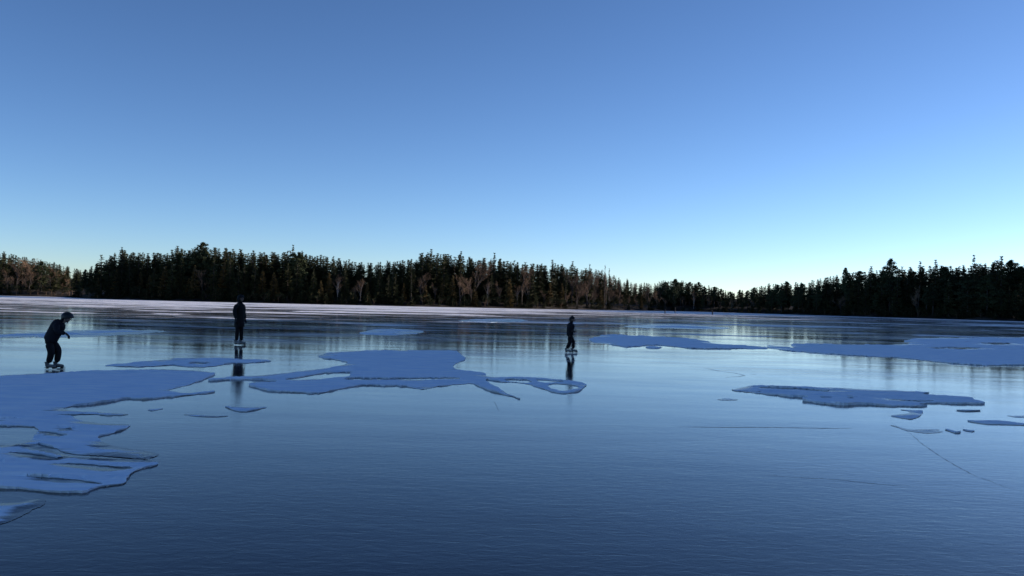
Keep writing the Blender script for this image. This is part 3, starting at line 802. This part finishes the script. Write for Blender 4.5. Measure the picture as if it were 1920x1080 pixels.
crack([(926, 752), (930, 758), (932, 764), (936, 772)], 0.002, 0.006, M_FROST, .6)
crack([(1405, 888), (1480, 894), (1560, 898), (1650, 908), (1720, 911)], 0.004, 0.012, M_FROST, .8)

# ------------------------------------------------------------------ people
def skin(name, nodes, edges, mat, parent=None, root=0, sub=2, smooth_branch=0.6):
    """nodes: list of (x, y, z, rx, ry)"""
    bm = bmesh.new(); ly = bm.verts.layers.skin.verify(); vs_ = []
    for i, n in enumerate(nodes):
        v = bm.verts.new(n[:3]); v[ly].radius = (n[3], n[4] if len(n) > 4 else n[3]); v[ly].use_root = (i == root); vs_.append(v)
    for a_, c_ in edges: bm.edges.new((vs_[a_], vs_[c_]))
    me = bpy.data.meshes.new(name); bm.to_mesh(me); bm.free()
    o = bpy.data.objects.new(name, me); COL.objects.link(o)
    sk = o.modifiers.new('skin', 'SKIN'); sk.branch_smoothing = smooth_branch; sk.use_smooth_shade = True
    ss = o.modifiers.new('sub', 'SUBSURF'); ss.levels = sub; ss.render_levels = sub
    bpy.context.view_layer.update()
    dg = bpy.context.evaluated_depsgraph_get()
    m2 = bpy.data.meshes.new_from_object(o.evaluated_get(dg)); m2.name = name
    bpy.data.objects.remove(o); bpy.data.meshes.remove(me)
    m2.materials.clear(); m2.materials.append(mat)
    return link(name, m2, None, parent, True)

def join_mesh(dst, src):
    """add the mesh of src to dst (same parent space) and drop src"""
    bm = bmesh.new(); bm.from_mesh(dst.data); bm.from_mesh(src.data); bm.to_mesh(dst.data); bm.free()
    bpy.data.objects.remove(src)

def ball(name, c, r, mat, parent, cut=None, seg=20):
    bm = bmesh.new(); bmesh.ops.create_uvsphere(bm, u_segments=seg, v_segments=seg // 2 + 2, radius=1)
    for v in bm.verts: v.co = Vector((v.co.x * r[0], v.co.y * r[1], v.co.z * r[2]))
    if cut is not None: bmesh.ops.bisect_plane(bm, geom=bm.verts[:] + bm.edges[:] + bm.faces[:], plane_co=cut[0], plane_no=cut[1], clear_outer=True)
    for v in bm.verts: v.co += Vector(c)
    me = bpy.data.meshes.new(name); bm.to_mesh(me); bm.free()
    return link(name, me, mat, parent, True)

M_SKIN = plain('skin', (0.20, 0.13, 0.10), 0.6, 0.1, 8)
M_COAT = plain('navy_coat', (0.0060, 0.0072, 0.0120), 0.8, 0.3, 14)
M_COAT2 = plain('black_coat', (0.0048, 0.0048, 0.0066), 0.8, 0.3, 14)
M_PANT = plain('black_trousers', (0.0042, 0.0042, 0.0060), 0.8, 0.3, 14)
M_GLOVE = plain('black_glove', (0.010, 0.010, 0.012), 0.8, 0.3, 20)
M_HELM = plain('black_helmet', (0.012, 0.014, 0.015), 0.45, 0.1, 8)
M_HAIR = plain('brown_hair', (0.03, 0.02, 0.015), 0.7, 0.3, 30)
M_BOOT_W = plain('pale_skate_leather', (0.20, 0.205, 0.21), 0.5, 0.15, 10)
M_BOOT_G = plain('grey_skate_shell', (0.14, 0.145, 0.15), 0.5, 0.2, 10)
M_SOLE = plain('skate_holder', (0.015, 0.015, 0.018), 0.5, 0.1, 10)
M_STEEL, nt, b = new_mat('blade_steel'); b.inputs['Base Color'].default_value = (0.45, 0.46, 0.48, 1); b.inputs['Metallic'].default_value = 1; b.inputs['Roughness'].default_value = 0.3

def box_verts(bm, c, s):
    g = bmesh.ops.create_cube(bm, size=1)['verts']
    for v in g: v.co = Vector((v.co.x * s[0] + c[0], v.co.y * s[1] + c[1], v.co.z * s[2] + c[2]))

def skate(parent, ankle, S, ang, mat):
    """ice skate pointing along ang, blade on the ice; thing part with holder, blade and laces"""
    ax, ay, az = ankle
    zs = 0.048                                               # sole height above the ice
    n = [(-0.03, 0, az + 0.03 - 0.0, .042 * S, .046 * S), (-0.028, 0, zs + 0.075 * S, .042 * S, .044 * S), (-0.03, 0, zs + 0.03, .036 * S, .038 * S), (0.05 * S, 0, zs + 0.032, .033 * S, .038 * S),
         (0.115 * S, 0, zs + 0.026, .028 * S, .040 * S), (0.165 * S, 0, zs + 0.020, .019 * S, .030 * S)]
    bt = skin('skate', n, [(0, 1), (1, 2), (2, 3), (3, 4), (4, 5)], mat, parent, 1)
    bt.location = (ax, ay, 0); bt.rotation_euler = (0, 0, ang)
    bm = bmesh.new()
    box_verts(bm, (0.055 * S, 0, zs - 0.002), (0.25 * S, 0.055 * S, 0.012))
    box_verts(bm, (-0.02 * S, 0, zs - 0.016), (0.05 * S, 0.022, 0.026)); box_verts(bm, (0.115 * S, 0, zs - 0.016), (0.06 * S, 0.022, 0.026))
    me = bpy.data.meshes.new('blade_holder'); bm.to_mesh(me); bm.free(); link('blade_holder', me, M_SOLE, bt)
    prof = [(-0.085 * S, 0.024), (-0.08 * S, 0.004), (-0.06 * S, 0.001), (0.16 * S, 0.001), (0.19 * S, 0.006), (0.198 * S, 0.024)]
    V = [(x, y, z) for y in (-.002, .002) for x, z in prof]; k = len(prof)
    F = [tuple(range(k)), tuple(range(2 * k - 1, k - 1, -1))] + [(i, (i + 1) % k, k + (i + 1) % k, k + i) for i in range(k)]
    link('blade', mesh('blade', V, F), M_STEEL, bt)
    bm = bmesh.new()
    for q in range(4): box_verts(bm, (0.012 * S + 0.022 * S * q, 0, zs + (0.092 - 0.016 * q) * S), (0.006, 0.05 * S, 0.006))
    me = bpy.data.meshes.new('laces'); bm.to_mesh(me); bm.free(); link('laces', me, M_SOLE, bt)
    return bt

def glove(parent, wrist, tip, S, side):
    """palm, four curled fingers of unequal length and a thumb from the side of the palm"""
    w_ = Vector(wrist); d = (Vector(tip) - w_).normalized(); up = Vector((0, 1, 0)) * side
    s = up - d * up.dot(d); s.normalize(); nrm_ = d.cross(s)
    p1 = w_ + d * 0.035 * S; p2 = w_ + d * 0.075 * S
    def nd(p, r): return (p.x, p.y, p.z, r * S, r * S)
    o = skin('glove', [(w_.x, w_.y, w_.z, .026 * S, .026 * S), (p1.x, p1.y, p1.z, .033 * S, .022 * S), (p2.x, p2.y, p2.z, .034 * S, .020 * S)], [(0, 1), (1, 2)], M_GLOVE, parent, 1)
    for k, (off, ln) in enumerate(((-.030, .062), (-.010, .072), (.010, .066), (.028, .050))):
        b0 = w_ + d * 0.066 * S + s * off * S; b1 = b0 + d * ln * .5 * S + nrm_ * .006 * S; b2 = b1 + d * ln * .32 * S + nrm_ * .020 * S; b3 = b2 + d * ln * .12 * S + nrm_ * .022 * S
        f = skin('finger', [nd(b0, .0125), nd(b1, .0115), nd(b2, .0105), nd(b3, .009)], [(0, 1), (1, 2), (2, 3)], M_GLOVE, parent, 0, 1); join_mesh(o, f)
    b0 = w_ + d * .022 * S - s * .026 * S; b1 = b0 + d * .028 * S - s * .026 * S + nrm_ * .01 * S; b2 = b1 + d * .030 * S - s * .006 * S + nrm_ * .012 * S
    f = skin('thumb', [nd(b0, .015), nd(b1, .0135), nd(b2, .011)], [(0, 1), (1, 2)], M_GLOVE, parent, 0, 1); join_mesh(o, f)
    return o

def person(name, label, loc, rz, J, S, coat, boot, head_gear, coat_long=None, pant_k=1.0, group=None):
    """J: joints in the person's own frame, facing +X. S: limb thickness factor (1 = adult)"""
    root = empty(name, loc, rz); tag(root, label, 'person', group)
    pel, wai, che, nck, hd = (Vector(J[k]) for k in ('pelvis', 'waist', 'chest', 'neck', 'head'))
    hr = J['hr']; fd = Vector(J.get('face', (1, 0, 0))).normalized(); up = (hd - nck).normalized(); up = (up - fd * up.dot(fd)).normalized()
    n = []; e = []
    def add(p, rx, ry=None, to=None):
        p = Vector(p); n.append((p.x, p.y, p.z, rx, ry or rx))
        if to is not None: e.append((to, len(n) - 1))
        return len(n) - 1
    ip = add(pel, .10 * S); iw = add(wai, .09 * S, None, ip); ic = add(che, .105 * S, None, iw); inx = add(nck, .045 * S, None, ic)
    ih0 = add(hd - up * hr * 0.55 + fd * hr * .12, hr * .62, hr * .58, inx); ih1 = add(hd + up * hr * .1, hr * .84, hr * .78, ih0); ih2 = add(hd + up * hr * .75, hr * .52, hr * .5, ih1)
    for s in ('l', 'r'):
        sh, el, wr, ti = (Vector(J[k + s]) for k in ('sh', 'el', 'wr', 'tip'))
        a1 = add(sh, .048 * S, None, ic); a2 = add(el, .038 * S, None, a1); a3 = add(wr, .026 * S, None, a2); a4 = add(wr.lerp(ti, .45), .024 * S, None, a3)
        hp, kn, an = (Vector(J[k + s]) for k in ('hip', 'kn', 'an'))
        b1 = add(hp, .075 * S, None, ip); b2 = add(kn, .052 * S, None, b1); b3 = add(an, .036 * S, None, b2)
    body = skin('body', n, e, M_SKIN, root, 0)
    # face: nose, brows, eyes, lips, ears
    sd_ = up.cross(fd)
    def blob(c, r, m_): return ball('feature', c, r, m_, root, None, 10)
    for c, r in ((hd + fd * hr * .86 - up * hr * .22, (hr * .13, hr * .11, hr * .16)), (hd + fd * hr * .74 - up * hr * .56, (hr * .1, hr * .24, hr * .05)),
                 (hd + sd_ * hr * .80 - up * hr * .2, (hr * .14, hr * .07, hr * .2)), (hd - sd_ * hr * .80 - up * hr * .2, (hr * .14, hr * .07, hr * .2))):
        join_mesh(body, blob(c, r, M_SKIN))
    for sg in (-1, 1): ball('eye', hd + fd * hr * .74 + sd_ * sg * hr * .3, (hr * .09,) * 3, M_SOLE, root, None, 8)
    # coat: torso and each sleeve grown as its own chain, then joined
    K = S * J.get('bulk', 1.2)
    hem = Vector(J['hem'])
    def chain(name, pr, mat):
        return skin(name, [(p.x, p.y, p.z, rx, ry) for p, rx, ry in pr], [(i, i + 1) for i in range(len(pr) - 1)], mat, root, 0)
    hr_ = J.get('hem_r', .14)
    mid = hem.lerp(wai, .5)
    jk = chain('jacket', [(nck + up * .01, .062 * K, .065 * K), (che.lerp(nck, .5), .110 * K, .155 * K), (che, .138 * K, .165 * K), (wai, .135 * K, .150 * K), (mid, .140 * K, .155 * K), (hem, hr_ * K, hr_ * K * 1.1)], coat)
    for s in ('l', 'r'):
        sh, el, wr = (Vector(J[k + s]) for k in ('sh', 'el', 'wr'))
        inn = sh.lerp(che.lerp(nck, .35), .5)
        sl = chain('sleeve', [(inn, .074 * K, .074 * K), (sh.lerp(el, .25), .074 * K, .074 * K), (sh.lerp(el, .65), .064 * K, .064 * K), (el, .058 * K, .058 * K), (el.lerp(wr, .55), .052 * K, .052 * K), (wr, .042 * K, .042 * K)], coat)
        join_mesh(jk, sl)
    # trousers
    tr = chain('trousers', [(pel + Vector((0, 0, .10 * K)), .11 * K, .12 * K), (pel, .125 * K, .14 * K), (pel - Vector((0, 0, .09 * K)), .09 * K, .12 * K)], M_PANT)
    for s in ('l', 'r'):
        hp, kn, an = (Vector(J[k + s]) for k in ('hip', 'kn', 'an'))
        lg = chain('leg', [(hp, .088 * K, .088 * K), (hp.lerp(kn, .5), .084 * K * pant_k, .084 * K), (kn, .072 * K * pant_k, .072 * K), (kn.lerp(an, .55), .066 * K * pant_k, .066 * K), (an + Vector((0, 0, .01)), .062 * K * pant_k, .062 * K)], M_PANT)
        join_mesh(tr, lg)
    for s, sg in (('l', 1), ('r', -1)):
        glove(root, J['wr' + s], J['tip' + s], S * 1.15, sg)
        skate(root, J['an' + s], S * 1.15, J.get('ang' + s, 0), boot)
    # headgear
    rot = Matrix((fd, sd_, up)).transposed()
    if head_gear == 'helmet':
        h_ = ball('helmet', (0, 0, 0), (hr * 1.28, hr * 1.12, hr * 1.12), M_HELM, root, ((hr * .2, 0, -hr * .22), (0.35, 0, -1)), 24)
        h_.data.transform(Matrix.Translation(hd + up * hr * .14) @ rot.to_4x4())
        bm = bmesh.new()
        for q in range(5): box_verts(bm, ((q - 2) * hr * .32, 0, hr * 1.10 - abs(q - 2) ** 2 * hr * .06), (hr * .18, hr * .16, hr * .06))
        me = bpy.data.meshes.new('helmet_vent'); bm.to_mesh(me); bm.free(); me.transform(Matrix.Translation(hd + up * hr * .14) @ rot.to_4x4()); link('helmet_vent', me, M_SOLE, h_)
        st = [hd + sd_ * sg * hr * .9 - up * hr * .1 for sg in (-1, 1)]; st.insert(1, hd - up * hr * 1.0 + fd * hr * .35)
        V, F = [], []; tube(V, F, st, [.008] * 3, 4); link('chin_strap', mesh('chin_strap', V, F), M_SOLE, h_)
    else:
        h_ = ball('knit_hat', (0, 0, 0), (hr * 1.06, hr * 1.0, hr * 1.12), M_GLOVE, root, ((0, 0, hr * .02), (0.25, 0, -1)), 24)
        h_.data.transform(Matrix.Translation(hd + up * hr * .14) @ rot.to_4x4())
        if head_gear == 'pompom': ball('pompom', hd + up * hr * 1.28, (hr * .3,) * 3, M_GLOVE, h_, None, 12)
        ball('hair', hd - fd * hr * .25 - up * hr * .35, (hr * .72, hr * .82, hr * .75), M_HAIR, root, None, 14)
        if head_gear == 'hood':
            g = ball('hood', (0, 0, 0), (hr * 1.28, hr * 1.25, hr * 1.38), coat, root, ((hr * .35, 0, 0), (1, 0, .15)), 24)
            g.data.transform(Matrix.Translation(hd - fd * hr * .08 + up * hr * .02) @ rot.to_4x4())
    if 'scarf' in J: ball('collar', nck + up * .02, (.075 * S, .08 * S, .05 * S), coat, root, None, 14)
    return root

# crouching child with helmet, leaning forward, gliding to the right
J1 = dict(pelvis=(-.075, 0, .60), waist=(-.025, 0, .75), chest=(.07, 0, .935), neck=(.165, 0, 1.035), head=(.262, 0, 1.112), hr=.104, face=(1, 0, -.22),
          shl=(.08, .135, .97), ell=(.17, .17, .80), wrl=(.295, .12, .785), tipl=(.37, .11, .70),
          shr=(.08, -.135, .97), elr=(.165, -.19, .81), wrr=(.315, -.15, .785), tipr=(.40, -.14, .71),
          hem=(-.115, 0, .575), hem_r=.125,
          hipl=(-.07, .07, .58), knl=(.065, .075, .40), anl=(.03, .075, .13), hipr=(-.08, -.07, .58), knr=(-.01, -.075, .37), anr=(-.07, -.075, .125), scarf=1)
J1.update(ell=(-.10, .20, .76), wrl=(-.165, .20, .62), tipl=(-.185, .18, .53))
person('person', 'crouching child skater in black helmet leaning forward with one arm reaching ahead', ground(100, 692.5), 0.0, J1, 0.86, M_COAT, M_BOOT_G, 'helmet', pant_k=1.15)
# adult standing in a long dark coat
J2 = dict(pelvis=(-.03, 0, .93), waist=(-.03, 0, 1.08), chest=(-.03, 0, 1.30), neck=(-.01, 0, 1.47), head=(.02, 0, 1.60), hr=.105,
          shl=(-.03, .19, 1.39), ell=(-.05, .25, 1.12), wrl=(.02, .25, .89), tipl=(.05, .235, .72),
          shr=(-.03, -.19, 1.39), elr=(-.06, -.25, 1.12), wrr=(.03, -.26, .90), tipr=(.075, -.25, .72),
          hem=(-.035, 0, .52), hem_r=.16, bulk=1.17,
          hipl=(-.03, .09, .90), knl=(.0, .075, .50), anl=(.02, .07, .15), hipr=(-.03, -.09, .90), knr=(-.05, -.075, .50), anr=(-.08, -.07, .15), scarf=1)
person('person', 'standing adult skater in a long dark hooded coat with arms hanging down', ground(449, 647), -0.35, J2, 1.0, M_COAT2, M_BOOT_W, 'hood', pant_k=.82)
# upright child in mid glide
J3 = dict(pelvis=(-.03, 0, .62), waist=(-.035, 0, .74), chest=(-.02, 0, .92), neck=(.0, 0, 1.045), head=(.025, 0, 1.15), hr=.098,
          shl=(-.02, .135, .985), ell=(-.09, .19, .83), wrl=(.03, .18, .76), tipl=(.11, .16, .735),
          shr=(-.02, -.135, .985), elr=(-.07, -.19, .82), wrr=(.05, -.17, .76), tipr=(.125, -.15, .73),
          hem=(-.04, 0, .55), hem_r=.11, bulk=1.08,
          hipl=(-.03, .065, .60), knl=(.085, .075, .38), anl=(.075, .075, .13), hipr=(-.03, -.065, .60), knr=(-.03, -.075, .36), anr=(-.13, -.075, .13), scarf=1)
person('person', 'upright child skater in dark snowsuit and knit hat gliding alone with white skates', ground(1070, 661.5), -0.15, J3, 0.84, M_COAT, M_BOOT_W, 'pompom', pant_k=1.15)
# far skaters, a few pixels tall
person('person', 'tiny distant skater standing upright by the far shore in the cove gap', at_dist(1266, 245), 0.4, J2, 1.0, M_COAT2, M_BOOT_W, 'hat')
person('person', 'tiny distant child figure on the ice right of the cove gap', at_dist(1336, 222), 2.2, J1, 0.86, M_COAT, M_BOOT_G, 'helmet')
person('person', 'tiny distant slim figure left of the upright distant skater', at_dist(1247, 232), -0.9, J3, 0.84, M_COAT, M_BOOT_W, 'hat')
print('trees', n_trees)
